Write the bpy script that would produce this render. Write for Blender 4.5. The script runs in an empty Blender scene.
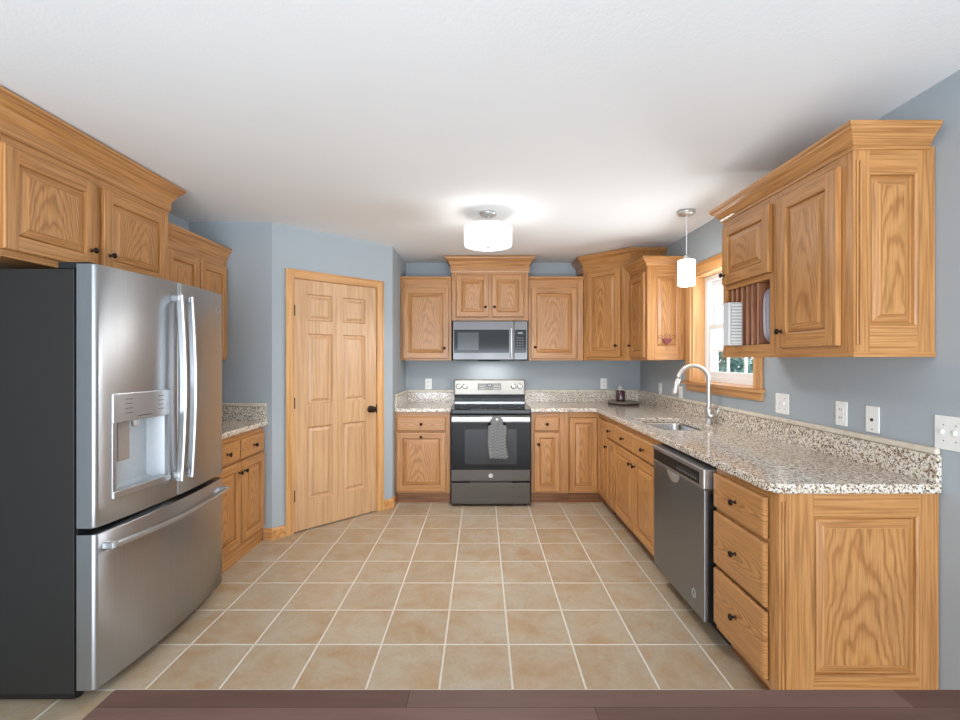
import bpy, bmesh, math, random
from mathutils import Vector, Matrix
from mathutils.geometry import tessellate_polygon
random.seed(7)
PI = math.pi
S = bpy.context.scene
COL = S.collection

# ------------------------------------------------------------------ camera, world, lights, exposure
cam_d = bpy.data.cameras.new('camera')
cam = bpy.data.objects.new('camera', cam_d); COL.objects.link(cam)
cam.location = (0, 0, 1.40); cam.rotation_euler = (PI/2, 0, 0)
cam_d.sensor_width = 36; cam_d.sensor_fit = 'HORIZONTAL'; cam_d.lens = 462/960*36
cam_d.shift_x = -2/960; cam_d.shift_y = -1/960; cam_d.clip_start = 0.02
S.camera = cam

W = bpy.data.worlds.new('daylight'); S.world = W; W.use_nodes = True
bg = W.node_tree.nodes['Background']
bg.inputs[0].default_value = (0.88, 0.95, 1.02, 1); bg.inputs[1].default_value = 1.75

def area(name, loc, rot, sx, sy, power, color=(1, 1, 1)):
    l = bpy.data.lights.new(name, 'AREA'); l.shape = 'RECTANGLE'; l.size = sx; l.size_y = sy
    l.energy = power; l.color = color
    o = bpy.data.objects.new(name, l); COL.objects.link(o); o.location = loc; o.rotation_euler = rot
    return o
# added front fill behind the camera, standing in for unseen rear windows
area('rear_fill_light', (0.0, -2.2, 0.9), (math.radians(112), 0, 0), 3.6, 1.6, 92, (0.86, 0.95, 1.06))

# daylight entering by the window over the sink
area('window_daylight', (2.75, 3.55, 1.30), (0, PI/2+.32, 0), 1.2, 1.6, 75, (0.90, 0.97, 1.04))

S.view_settings.view_transform = 'Standard'; S.view_settings.look = 'None'
S.view_settings.gamma = 1; S.view_settings.use_curve_mapping = False
S.view_settings.exposure = 0.70

# ------------------------------------------------------------------ materials
def srgb(r, g, b):
    f = lambda c: (c/255/12.92) if c/255 <= .04045 else ((c/255+.055)/1.055)**2.4
    return (f(r), f(g), f(b), 1)
class NT:
    def __init__(s, name):
        s.m = bpy.data.materials.new(name); s.m.use_nodes = True
        s.t = s.m.node_tree; s.n = s.t.nodes; s.b = s.n['Principled BSDF']; s.out = s.n['Material Output']
    def node(s, kind, **kw):
        n = s.n.new(kind)
        for k, v in kw.items():
            if k.startswith('i_'): n.inputs[k[2:].replace('_', ' ')].default_value = v
            else: setattr(n, k, v)
        return n
    def link(s, a, b): s.t.links.new(a, b)
    def math(s, op, a, b=None, c=None):
        n = s.n.new('ShaderNodeMath'); n.operation = op
        for i, v in enumerate((a, b, c)):
            if v is None: continue
            if isinstance(v, (int, float)): n.inputs[i].default_value = v
            else: s.link(v, n.inputs[i])
        return n.outputs[0]
    def ramp(s, fac, stops, interp='LINEAR'):
        n = s.n.new('ShaderNodeValToRGB'); n.color_ramp.interpolation = interp
        e = n.color_ramp.elements
        while len(e) < len(stops): e.new(0.5)
        for i, (p, c) in enumerate(stops): e[i].position = p; e[i].color = c
        s.link(fac, n.inputs[0]); return n.outputs[0]
    def mix(s, fac, a, b, blend='MIX'):
        n = s.n.new('ShaderNodeMix'); n.data_type = 'RGBA'; n.blend_type = blend
        for i, v in ((0, fac), (6, a), (7, b)):
            if isinstance(v, (int, float)): n.inputs[i].default_value = v
            elif isinstance(v, tuple): n.inputs[i].default_value = v
            else: s.link(v, n.inputs[i])
        return n.outputs[2]
    def coords(s, scale=(1, 1, 1), rand=True, kind='Object'):
        tc = s.n.new('ShaderNodeTexCoord'); mp = s.n.new('ShaderNodeMapping'); mp.inputs['Scale'].default_value = scale
        if rand:
            oi = s.n.new('ShaderNodeObjectInfo'); ad = s.n.new('ShaderNodeVectorMath'); ad.operation = 'ADD'
            mu = s.n.new('ShaderNodeVectorMath'); mu.operation = 'SCALE'; mu.inputs[0].default_value = (17.3, 9.1, 13.7)
            s.link(oi.outputs['Random'], mu.inputs['Scale']); s.link(tc.outputs[kind], ad.inputs[0]); s.link(mu.outputs[0], ad.inputs[1])
            s.link(ad.outputs[0], mp.inputs[0])
        else: s.link(tc.outputs[kind], mp.inputs[0])
        return mp.outputs[0]
    def noise(s, vec, scale=5, detail=3, rough=.5, dist=0):
        n = s.n.new('ShaderNodeTexNoise'); n.inputs['Scale'].default_value = scale; n.inputs['Detail'].default_value = detail
        n.inputs['Roughness'].default_value = rough; n.inputs['Distortion'].default_value = dist; s.link(vec, n.inputs['Vector']); return n.outputs['Fac']
    def bump(s, h, strength=.2, dist=.002):
        n = s.n.new('ShaderNodeBump'); n.inputs['Strength'].default_value = strength; n.inputs['Distance'].default_value = dist
        s.link(h, n.inputs['Height']); s.link(n.outputs[0], s.b.inputs['Normal'])
    def set(s, color=None, rough=None, metal=None, **kw):
        if color is not None:
            if isinstance(color, tuple): s.b.inputs['Base Color'].default_value = color
            else: s.link(color, s.b.inputs['Base Color'])
        if rough is not None:
            if isinstance(rough, (int, float)): s.b.inputs['Roughness'].default_value = rough
            else: s.link(rough, s.b.inputs['Roughness'])
        if metal is not None: s.b.inputs['Metallic'].default_value = metal
        for k, v in kw.items(): s.b.inputs[k.replace('_', ' ')].default_value = v
        return s.m

def wood(name, axis, light, mid, dark, rough=.36, contrast=1.0, wave=5.0, figure=False, flat=1.0):
    """axis: grain direction in object space; figure adds nested plain-sawn arches centred on the board"""
    t = NT(name)
    st = {'Z': (1, flat, .03), 'X': (.03, flat, 1), 'Y': (1, .03, 1)}[axis]
    v = t.coords(st)
    if figure:
        tc = t.node('ShaderNodeTexCoord'); sp = t.node('ShaderNodeSeparateXYZ'); t.link(tc.outputs['Generated'], sp.inputs[0])
        oi = t.node('ShaderNodeObjectInfo')
        ax, al = (0, 2) if axis == 'Z' else (2, 0)
        cen = t.math('MULTIPLY_ADD', oi.outputs['Random'], .22, .39)
        u = t.math('MULTIPLY', t.math('SUBTRACT', sp.outputs[ax], cen), 2.0)
        wob = t.noise(t.coords((1, .1, .28) if axis == 'Z' else (.28, .1, 1)), 11, 3, .55)
        r = t.math('MULTIPLY', t.math('MULTIPLY', u, u), 15.0)
        r = t.math('ADD', r, t.math('MULTIPLY', sp.outputs[al], 5.0))
        r = t.math('ADD', r, t.math('MULTIPLY', wob, 3.6))
    else:
        r = t.math('MULTIPLY', t.noise(v, 16, 2, .5), 9.0*wave/5)
    w = t.math('MULTIPLY_ADD', t.math('SINE', t.math('MULTIPLY', r, 2*PI)), .5, .5)
    sc2 = {'Z': (1, flat, .02), 'X': (.02, flat, 1), 'Y': (1, .02, 1)}[axis]
    fine = t.noise(t.coords(sc2), 230, 3, .6)
    tone = t.noise(t.coords((1, 1, 1)), 2.2, 2)
    col = t.ramp(w, [(0.0, dark), (0.35, mid), (1.0, light)])
    f2 = t.ramp(fine, [(.38, (0, 0, 0, 1)), (.54, (1, 1, 1, 1))])
    f2 = t.mix(.26*contrast, (1, 1, 1, 1), f2)
    col = t.mix(1.0, col, f2, 'MULTIPLY')
    tn = t.ramp(tone, [(.3, (.92, .90, .88, 1)), (.7, (1.04, 1.03, 1.02, 1))])
    col = t.mix(.6, col, tn, 'MULTIPLY')
    t.bump(fine, .10, .001)
    return t.set(col, rough, 0, Specular_IOR_Level=.45, Coat_Weight=.3, Coat_Roughness=.3)
OL, OM, OD = srgb(196, 142, 86), srgb(188, 133, 77), srgb(174, 119, 65)
OAK = wood('oak_grain_upright', 'Z', OL, OM, OD)
OAKH = wood('oak_grain_level', 'X', OL, OM, OD)
OAKY = wood('oak_grain_depth', 'Y', OL, OM, OD)
OAKP = wood('oak_figured_panel', 'Z', OL, OM, srgb(168, 114, 63), figure=True, flat=.15)
OAKF = wood('oak_figured_front', 'X', OL, OM, srgb(166, 112, 61), figure=True, flat=.15)
RACKW = wood('reddish_rack_wood', 'Z', srgb(176, 122, 90), srgb(168, 114, 84), srgb(150, 98, 70))
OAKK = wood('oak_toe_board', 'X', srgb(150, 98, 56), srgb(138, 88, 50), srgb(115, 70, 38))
DOORW = wood('door_birch', 'Z', srgb(208, 168, 126), srgb(204, 163, 120), srgb(195, 152, 109), .45, .5, 3.0)
TRIMW = wood('casing_oak', 'Z', srgb(220, 170, 112), srgb(212, 160, 102), srgb(196, 142, 86), .42, .6, 2.5)
TRIMH = wood('casing_oak_level', 'X', srgb(214, 160, 100), srgb(206, 150, 92), srgb(188, 132, 76), .42, .6, 2.5)

def plain(name, color, rough=.5, metal=0, **kw):
    t = NT(name); v = t.coords((1, 1, 1)); n = t.noise(v, 60, 2)
    c = t.ramp(n, [(.3, tuple(x*.96 for x in color[:3])+(1,)), (.7, color)])
    return t.set(c, rough, metal, **kw)
def paint(name, color, rough=.85, bs=260, st=.12):
    t = NT(name); v = t.coords((1, 1, 1), False); n = t.noise(v, bs, 2)
    t.bump(n, st, .002); n2 = t.noise(v, 1.3, 2)
    c = t.ramp(n2, [(.3, tuple(x*.97 for x in color[:3])+(1,)), (.7, color)])
    return t.set(c, rough, 0, Specular_IOR_Level=.25)
WALL = paint('blue_grey_wall_paint', srgb(168, 176, 181))
CEIL = paint('white_ceiling_texture', srgb(240, 241, 242), .95, 90, .35)
WHITE = plain('white_plastic', srgb(238, 238, 234), .4)
VINYL = plain('white_vinyl', srgb(235, 238, 240), .35)
BRONZE = plain('dark_bronze', srgb(52, 40, 34), .32, .85)
BLACK = plain('black_plastic', srgb(22, 22, 23), .35)
CHROME = plain('brushed_nickel', srgb(205, 204, 200), .34, .8)
SOFTST = plain('satin_silver', srgb(190, 192, 194), .33, .9)
DGREY = plain('charcoal_case', srgb(32, 30, 28), .62, .15)
def steel(name, color, rough, axis='Z'):
    t = NT(name)
    sc = {'Z': (1, 1, .01), 'X': (.01, 1, 1)}[axis]
    n = t.noise(t.coords(sc), 350, 2); big = t.noise(t.coords((1, 1, .25)), 4, 2)
    c = t.ramp(n, [(.3, tuple(x*.92 for x in color[:3])+(1,)), (.7, color)])
    r = t.math('MULTIPLY_ADD', big, .14, rough-.07)
    t.bump(n, .03, .0005)
    tg = t.node('ShaderNodeTangent'); tg.direction_type = 'RADIAL'; tg.axis = 'Z'; t.link(tg.outputs[0], t.b.inputs['Tangent'])
    return t.set(c, r, 1, Anisotropic=.85, Anisotropic_Rotation=.25 if axis == 'Z' else 0.0)
STEEL = steel('brushed_stainless', srgb(182, 185, 188), .36)
STEELD = steel('brushed_stainless_level', srgb(108, 107, 107), .33, 'X')
SLATE = steel('slate_steel', srgb(120, 118, 115), .38, 'X')
DWST = steel('dishwasher_steel', srgb(150, 155, 160), .38)
SINKST = steel('sink_steel', srgb(196, 196, 196), .22)
GLASSB = plain('black_oven_glass', srgb(17, 18, 20), .08, 0, Specular_IOR_Level=.3)
NICHE = plain('dispenser_silver', srgb(196, 202, 206), .35, .35)

def granite():
    t = NT('speckled_granite'); v = t.coords((1, 1, 1), True)
    n1 = t.noise(v, 88, 3, .6); n2 = t.noise(v, 128, 2, .55); n3 = t.noise(v, 40, 3, .6)
    vo = t.node('ShaderNodeTexVoronoi'); vo.inputs['Scale'].default_value = 170; t.link(v, vo.inputs['Vector'])
    base = t.ramp(n3, [(.3, srgb(186, 168, 144)), (.5, srgb(228, 218, 202)), (.72, srgb(216, 210, 200))])
    g = t.ramp(n1, [(.435, (0, 0, 0, 1)), (.49, (1, 1, 1, 1))])
    c = t.mix(g, srgb(142, 118, 96), base)
    k = t.ramp(n2, [(.375, (0, 0, 0, 1)), (.43, (1, 1, 1, 1))])
    c = t.mix(k, srgb(58, 50, 46), c)
    sep = t.node('ShaderNodeSeparateColor'); t.link(vo.outputs['Color'], sep.inputs[0])
    wsp = t.ramp(sep.outputs[0], [(.86, (0, 0, 0, 1)), (.88, (1, 1, 1, 1))])
    c = t.mix(wsp, c, srgb(228, 224, 216))
    return t.set(c, .10, 0, Specular_IOR_Level=.55)
GRANITE = granite()
def litedgem():  # paler colour stands for light caught along the backsplash's top edge
    t = NT('stone_lit_edge'); v = t.coords((1, 1, 1)); n = t.noise(v, 14, 4, .6)
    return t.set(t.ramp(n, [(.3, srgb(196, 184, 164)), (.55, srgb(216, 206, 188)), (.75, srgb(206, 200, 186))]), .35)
LITEDGE = litedgem()

TILE, TX, TY, GR = .3113, .130, 2.265, .0048
def tiles():
    t = NT('beige_ceramic_tile')
    tc = t.node('ShaderNodeTexCoord'); sp = t.node('ShaderNodeSeparateXYZ'); t.link(tc.outputs['Object'], sp.inputs[0])
    fx = t.math('DIVIDE', t.math('SUBTRACT', sp.outputs[0], TX), TILE)
    fy = t.math('DIVIDE', t.math('SUBTRACT', sp.outputs[1], TY), TILE)
    ix, iy = t.math('FLOOR', fx), t.math('FLOOR', fy)
    rx, ry = t.math('FRACT', fx), t.math('FRACT', fy)
    ex = t.math('MINIMUM', rx, t.math('SUBTRACT', 1.0, rx)); ey = t.math('MINIMUM', ry, t.math('SUBTRACT', 1.0, ry))
    e = t.math('MULTIPLY', t.math('MINIMUM', ex, ey), TILE)
    wob = t.noise(tc.outputs['Object'], 40, 2)
    e = t.math('ADD', e, t.math('MULTIPLY_ADD', wob, .003, -.0015))
    mask = t.ramp(t.math('DIVIDE', e, .012), [(GR*.75/.012, (0, 0, 0, 1)), (GR*1.15/.012, (1, 1, 1, 1))])
    cv = t.node('ShaderNodeCombineXYZ'); t.link(ix, cv.inputs[0]); t.link(iy, cv.inputs[1])
    wn = t.node('ShaderNodeTexWhiteNoise'); wn.noise_dimensions = '3D'; t.link(cv.outputs[0], wn.inputs['Vector'])
    off = t.node('ShaderNodeVectorMath'); off.operation = 'SCALE'; t.link(wn.outputs['Color'], off.inputs[0]); off.inputs['Scale'].default_value = 30
    ad = t.node('ShaderNodeVectorMath'); ad.operation = 'ADD'; t.link(tc.outputs['Object'], ad.inputs[0]); t.link(off.outputs[0], ad.inputs[1])
    n1 = t.noise(ad.outputs[0], 6, 5, .6, .5); n2 = t.noise(ad.outputs[0], 55, 4, .7)
    c = t.ramp(n1, [(.28, srgb(172, 142, 108)), (.46, srgb(176, 156, 130)), (.66, srgb(180, 168, 149))])
    c2 = t.ramp(n2, [(.3, (.86, .85, .84, 1)), (.65, (1.03, 1.03, 1.03, 1))])
    c = t.mix(.7, c, c2, 'MULTIPLY')
    tone = t.ramp(wn.outputs['Value'], [(0, (.93, .91, .89, 1)), (1, (1.04, 1.04, 1.04, 1))])
    c = t.mix(1, c, tone, 'MULTIPLY')
    c = t.mix(mask, srgb(206, 200, 188), c)
    t.bump(t.math('ADD', mask, t.math('MULTIPLY', n2, .08)), .35, .003)
    r = t.ramp(mask, [(0, (.8, .8, .8, 1)), (1, (.36, .36, .36, 1))])
    return t.set(c, r, 0, Specular_IOR_Level=.45)
FLOORM = tiles()
def planks():
    t = NT('brown_plank_top'); v = t.coords((1, 1, 1), False)
    br = t.node('ShaderNodeTexBrick'); t.link(v, br.inputs['Vector']); br.offset = .37
    br.inputs['Scale'].default_value = 1; br.inputs['Brick Width'].default_value = .95; br.inputs['Row Height'].default_value = .062
    br.inputs['Mortar Size'].default_value = .0006; br.inputs['Color1'].default_value = srgb(78, 54, 44)
    br.inputs['Color2'].default_value = srgb(112, 86, 78); br.inputs['Mortar'].default_value = srgb(52, 36, 30); br.inputs['Bias'].default_value = -.1
    n = t.noise(t.coords((.12, 1, 1), False), 24, 4, .6)
    c = t.mix(.75, br.outputs['Color'], t.ramp(n, [(.3, (.75, .72, .7, 1)), (.7, (1.15, 1.15, 1.15, 1))]), 'MULTIPLY')
    return t.set(c, .5, 0, Specular_IOR_Level=.2)
PLANK = planks()

def emit(name, color, strength, base=(.9, .9, .9, 1)):
    t = NT(name); t.b.inputs['Emission Color'].default_value = color; t.b.inputs['Emission Strength'].default_value = strength
    return t.set(base, .5)
LAMP = emit('lit_white_shade', (1, .985, .97, 1), 4.2)
LAMPP = emit('lit_pendant_glass', (1, .98, .95, 1), 3.0)
def glassm():
    t = NT('window_glass'); tr = t.node('ShaderNodeBsdfTransparent'); gl = t.node('ShaderNodeBsdfGlossy'); gl.inputs['Roughness'].default_value = .02
    fr = t.node('ShaderNodeLayerWeight'); fr.inputs['Blend'].default_value = .5
    mx = t.node('ShaderNodeMixShader'); t.link(t.math('MULTIPLY_ADD', t.math('POWER', fr.outputs['Facing'], 4.0), .35, .03), mx.inputs[0]); t.link(tr.outputs[0], mx.inputs[1]); t.link(gl.outputs[0], mx.inputs[2])
    t.link(mx.outputs[0], t.out.inputs[0]); return t.m
GLASS = glassm()
def leafm():
    t = NT('outdoor_leaves'); n = t.noise(t.coords((1, 1, 1)), 4, 3)
    return t.set(t.ramp(n, [(.3, srgb(84, 122, 116)), (.7, srgb(140, 172, 164))]), .6)
LEAF = leafm()
LAWN = plain('lawn', srgb(98, 122, 84), .9)
BARK = plain('bark', srgb(84, 70, 58), .9)
def towelm():
    t = NT('grey_woven_cloth'); v = t.coords((1, 1, 1), False)
    n = t.noise(v, 160, 2)
    ck = t.node('ShaderNodeTexChecker'); ck.inputs['Scale'].default_value = 70; t.link(v, ck.inputs['Vector'])
    ck.inputs['Color1'].default_value = srgb(142, 142, 140); ck.inputs['Color2'].default_value = srgb(70, 72, 74)
    c = t.mix(.4, ck.outputs['Color'], t.ramp(n, [(.35, srgb(84, 86, 88)), (.65, srgb(150, 150, 148))]))
    return t.set(c, .95)
TOWEL = towelm()
WAX = plain('dark_plum_wax', srgb(78, 44, 52), .15, 0, Specular_IOR_Level=.7)
LID = plain('pale_glass_lid', srgb(190, 190, 186), .15)
SLATEST = plain('grey_stone_tray', srgb(140, 132, 124), .45)
TRAYRIM = plain('dark_tray_rim', srgb(58, 44, 38), .5)
REDW = plain('dark_red_wood', srgb(112, 34, 38), .45)
WIRE = plain('brown_wire', srgb(96, 70, 56), .5, .4)
PLATEG = plain('lilac_grey_ceramic', srgb(168, 158, 166), .3)
PLATEW = plain('cream_ceramic', srgb(226, 220, 210), .3)
PLATER = plain('plum_ceramic', srgb(76, 36, 46), .3)
RIBW = plain('white_ribbed_plastic', srgb(214, 218, 220), .4)
RIBD = plain('beige_rib_gap', srgb(176, 166, 150), .5)
BTN = plain('pale_button', srgb(232, 230, 226), .3)
DISP = plain('dark_display', srgb(34, 36, 40), .12)
MARK = plain('light_marking', srgb(205, 207, 208), .4)
MARKD = plain('dark_marking', srgb(86, 88, 90), .4)
MARKL = plain('soft_grey_marking', srgb(132, 134, 136), .4)
SLOT = plain('dark_slot', srgb(60, 58, 56), .6)

# ------------------------------------------------------------------ helpers
def NB(): return bmesh.new()
def obj(name, bm, mats, parent=None, loc=(0, 0, 0), rz=0.0, bevel=0, seg=2, smooth=False, rot=None):
    bmesh.ops.recalc_face_normals(bm, faces=bm.faces[:])
    me = bpy.data.meshes.new(name); bm.to_mesh(me); bm.free()
    if not isinstance(mats, (list, tuple)): mats = [mats]
    for m in mats: me.materials.append(m)
    if smooth:
        for p in me.polygons: p.use_smooth = True
    o = bpy.data.objects.new(name, me); COL.objects.link(o)
    o.location = loc; o.rotation_euler = rot if rot else (0, 0, rz)
    if parent: o.parent = parent
    if bevel:
        b = o.modifiers.new('edge', 'BEVEL'); b.width = bevel; b.segments = seg; b.limit_method = 'ANGLE'; b.angle_limit = .6
    return o
def tag(o, label, cat, group=None):
    o['label'] = label; o['category'] = cat
    if group: o['group'] = group
    return o
def thing(name, label, cat, loc=(0, 0, 0), rz=0.0, group=None):
    o = bpy.data.objects.new(name, None); COL.objects.link(o); o.empty_display_size = .1
    o.location = loc; o.rotation_euler = (0, 0, rz)
    return tag(o, label, cat, group)
def struct(o): o['kind'] = 'structure'; return o
def box(bm, x0, x1, y0, y1, z0, z1, mi=0):
    v = [bm.verts.new(p) for p in ((x0,y0,z0),(x1,y0,z0),(x1,y1,z0),(x0,y1,z0),(x0,y0,z1),(x1,y0,z1),(x1,y1,z1),(x0,y1,z1))]
    for f in ((0,3,2,1),(4,5,6,7),(0,1,5,4),(1,2,6,5),(2,3,7,6),(3,0,4,7)):
        bm.faces.new([v[i] for i in f]).material_index = mi
    return bm
def prism(bm, pts, z0, z1, mi=0, holes=()):
    loops = [list(pts)]+[list(h) for h in holes]
    flat = [p for l in loops for p in l]
    lo = [bm.verts.new((p[0], p[1], z0)) for p in flat]; hi = [bm.verts.new((p[0], p[1], z1)) for p in flat]
    if holes:
        for tri in tessellate_polygon([[Vector((p[0], p[1], 0)) for p in l] for l in loops]):
            bm.faces.new([hi[i] for i in tri]).material_index = mi; bm.faces.new([lo[i] for i in tri][::-1]).material_index = mi
    else:
        bm.faces.new(hi).material_index = mi; bm.faces.new(lo[::-1]).material_index = mi
    k = 0
    for l in loops:
        n = len(l)
        for i in range(n):
            a, b = k+i, k+(i+1) % n
            bm.faces.new((lo[a], lo[b], hi[b], hi[a])).material_index = mi
        k += n
    return bm
def lathe(bm, prof, seg=24, mat=None, mi=0):
    rings = []
    for r, z in prof:
        ring = []
        for i in range(seg):
            a = 2*PI*i/seg; p = Vector((r*math.cos(a), r*math.sin(a), z))
            ring.append(bm.verts.new(mat @ p if mat else p))
        rings.append(ring)
    for a, b in zip(rings, rings[1:]):
        for i in range(seg):
            bm.faces.new((a[i], a[(i+1) % seg], b[(i+1) % seg], b[i])).material_index = mi
    bm.faces.new(rings[0][::-1]).material_index = mi; bm.faces.new(rings[-1]).material_index = mi
    return bm
def tube(bm, pts, r, seg=10, flat=None, mi=0, up=None):
    pts = [Vector(p) for p in pts]; rings = []
    n = len(pts); ref = Vector(up) if up else Vector((0, 0, 1))
    for i, p in enumerate(pts):
        t = (pts[min(i+1, n-1)]-pts[max(i-1, 0)]).normalized()
        rr = r[i] if isinstance(r, (list, tuple)) else r
        if not up and abs(t.dot(ref)) > .95: u = Vector((1, 0, 0)) if i == 0 or 'u' not in dir() else u
        s = t.cross(ref)
        if s.length < .05: s = t.cross(Vector((1, 0, 0)))
        s.normalize(); q = s.cross(t).normalized()
        ring = []
        for k in range(seg):
            a = 2*PI*(k+.5)/seg
            if flat: ring.append(bm.verts.new(p+s*(flat[0]*math.copysign(1, math.cos(a))*min(1, abs(math.cos(a))*1.6))+q*(flat[1]*math.copysign(1, math.sin(a))*min(1, abs(math.sin(a))*1.6))))
            else: ring.append(bm.verts.new(p+s*rr*math.cos(a)+q*rr*math.sin(a)))
        rings.append(ring)
    for a, b in zip(rings, rings[1:]):
        for k in range(seg):
            bm.faces.new((a[k], a[(k+1) % seg], b[(k+1) % seg], b[k])).material_index = mi
    bm.faces.new(rings[0][::-1]).material_index = mi; bm.faces.new(rings[-1]).material_index = mi
    return bm
def sweep(bm, path, prof, mi=0):
    """path: (x,y) polyline, profile (out, z); outward = right of travel direction; mitred corners."""
    P = [Vector(p) for p in path]; n = len(P); secs = []
    for i, p in enumerate(P):
        ds = []
        if i > 0: ds.append((P[i]-P[i-1]).normalized())
        if i < n-1: ds.append((P[i+1]-P[i]).normalized())
        nr = [Vector((d.y, -d.x)) for d in ds]
        if len(nr) == 2:
            m = (nr[0]+nr[1]).normalized(); m = m/max(.2, m.dot(nr[0]))
        else: m = nr[0]
        secs.append([bm.verts.new((p.x+m.x*o, p.y+m.y*o, z)) for o, z in prof])
    k = len(prof)
    for a, b in zip(secs, secs[1:]):
        for j in range(k):
            bm.faces.new((a[j], a[(j+1) % k], b[(j+1) % k], b[j])).material_index = 1 if abs(b[0].co.y-a[0].co.y) > 1.5*abs(b[0].co.x-a[0].co.x) else mi
    bm.faces.new(secs[0]).material_index = mi; bm.faces.new(secs[-1][::-1]).material_index = mi
    return bm
def ringloops(bm, x0, x1, z0, z1, loops, mi=0, fill=True, hmi=None):
    """nested rectangular loops (inset, y) in the XZ plane, joined by quads."""
    prev = None
    for d, y in loops:
        cur = [bm.verts.new(p) for p in ((x0+d, y, z0+d), (x1-d, y, z0+d), (x1-d, y, z1-d), (x0+d, y, z1-d))]
        if prev:
            for i in range(4): bm.faces.new((prev[i], prev[(i+1) % 4], cur[(i+1) % 4], cur[i])).material_index = hmi if hmi is not None and i in (0, 2) else mi
        prev = cur
    if fill: bm.faces.new(prev).material_index = mi
def rect(bm, x0, x1, z0, z1, y, mi=0):
    bm.faces.new([bm.verts.new(p) for p in ((x0, y, z0), (x1, y, z0), (x1, y, z1), (x0, y, z1))]).material_index = mi
def panel_door_bm(w, h, t=.02, fw=.055):
    bm = NB()
    v = [bm.verts.new(p) for p in ((0, 0, 0), (w, 0, 0), (w, 0, h), (0, 0, h))]; bm.faces.new(v)
    ringloops(bm, 0, w, 0, h, [(0, 0), (0, -t+.004), (.004, -t)], 0, False)
    e = .004
    rect(bm, e, fw, e, h-e, -t); rect(bm, w-fw, w-e, e, h-e, -t)
    rect(bm, fw, w-fw, e, fw, -t, 1); rect(bm, fw, w-fw, h-fw, h-e, -t, 1)
    b = min(.03, (w-2*fw)*.18)
    ringloops(bm, fw, w-fw, fw, h-fw, [(0, -t), (.004, -t+.003), (.005, -t+.015), (.009, -t+.016), (.011, -t+.011), (.011+b, -t+.0035), (.0115+b, -t+.001), (.0135+b, -t+.001)], 0, False, 1)
    q = fw+.0135+b; rect(bm, q, w-q, q, h-q, -t+.001, 2)
    return bm
def slab_bm(w, h, t=.02):
    bm = NB()
    v = [bm.verts.new(p) for p in ((0, 0, 0), (w, 0, 0), (w, 0, h), (0, 0, h))]; bm.faces.new(v)
    ringloops(bm, 0, w, 0, h, [(0, 0), (0, -t+.008), (.003, -t+.004), (.012, -t)], 0)
    return bm
def knob_at(x, y, z, parent):
    m = Matrix.Translation((x, y, z)) @ Matrix.Rotation(PI/2, 4, 'X')
    bm = lathe(NB(), [(.009, -.001), (.009, .002), (.005, .005), (.0045, .014), (.011, .018), (.0145, .023), (.013, .028), (.007, .031), (.001, .032)], 14, m)
    return obj('knob', bm, BRONZE, parent, smooth=True)
def door(parent, x, z, w, h, knob=None, loc=None, rz=0, fw=.055, mats=None):
    d = obj('door', panel_door_bm(w, h, fw=fw), mats or [OAK, OAKH, OAKP], parent, loc or (x, -.003, z), rz)
    if knob: knob_at(knob[0], -.0195, knob[1], d)
    return d
def drawer(parent, x, z, w, h, knob=True, loc=None):
    d = obj('drawer', slab_bm(w, h), OAKF, parent, loc or (x, -.003, z))
    if knob: knob_at(w/2, -.0195, h/2, d)
    return d
def frame(parent, w, z0, z1, xs, zs, t=.018, sw=.035):
    """face frame: stiles at xs (x0,x1 pairs), rails at zs (z0,z1,xa,xb)"""
    bm = NB()
    for a, b in xs: box(bm, a, b, 0, t, z0, z1, 0)
    for a, b, xa, xb in zs: box(bm, xa, xb, .0004, t, a, b, 1)
    return obj('face_frame', bm, [OAK, OAKH], parent, bevel=.0012, seg=1)
CROWN = [(0, 0), (.006, 0), (.006, .012), (.014, .016), (.020, .030), (.032, .046), (.048, .056), (.050, .062), (.056, .066), (.056, .078), (0, .078)]
def crown_prof(z0, s=1.0, out=1.0): return [(o*out, z0+z*s) for o, z in CROWN]

# ------------------------------------------------------------------ room shell
XL, XR, YB, YR, ZC = -2.27, 1.75, 5.11, -1.0, 2.46
struct(obj('floor', box(NB(), XL-.2, XR+.2, YR, YB+.2, -.1, 0), FLOORM))
struct(obj('ceiling', box(NB(), XL-.2, XR+.2, YR, YB+.2, ZC, ZC+.12), CEIL))
struct(obj('wall_back', box(NB(), XL-.2, XR+.2, YB, YB+.15, 0, ZC), WALL))
struct(obj('wall_left', box(NB(), XL-.2, XL, YR, YB, 0, ZC), WALL))
WY0, WY1, WZ0, WZ1 = 2.955, 3.85, 1.215, 2.085            # window opening
bm = NB()
box(bm, XR, XR+.2, YR, WY0, 0, ZC); box(bm, XR, XR+.2, WY1, YB, 0, ZC); box(bm, XR, XR+.2, WY0, WY1, 0, WZ0); box(bm, XR, XR+.2, WY0, WY1, WZ1, ZC)
struct(obj('wall_right', bm, WALL))
PY, PX, QX, QY = 3.58, -1.628, -.845, 4.363
c45 = math.sqrt(.5)
struct(obj('wall_pantry_left', prism(NB(), [(XL, PY), (PX, PY), (PX-.05, PY+.11), (XL, PY+.11)], 0, ZC), WALL))
struct(obj('wall_pantry_right', prism(NB(), [(QX, QY), (QX, YB), (QX-.11, YB), (QX-.11, QY+.05)], 0, ZC), WALL))
DL = math.hypot(QX-PX, QY-PY)
D0, D1, DH = .170, .932, 2.047                              # pantry door slab along the diagonal
bm = NB(); box(bm, 0, D0-.02, 0, .1, 0, ZC); box(bm, D1+.02, DL, 0, .1, 0, ZC); box(bm, D0-.02, D1+.02, 0, .1, DH+.02, ZC)
struct(obj('wall_pantry_diagonal', bm, WALL, None, (PX, PY, 0), PI/4))

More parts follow.
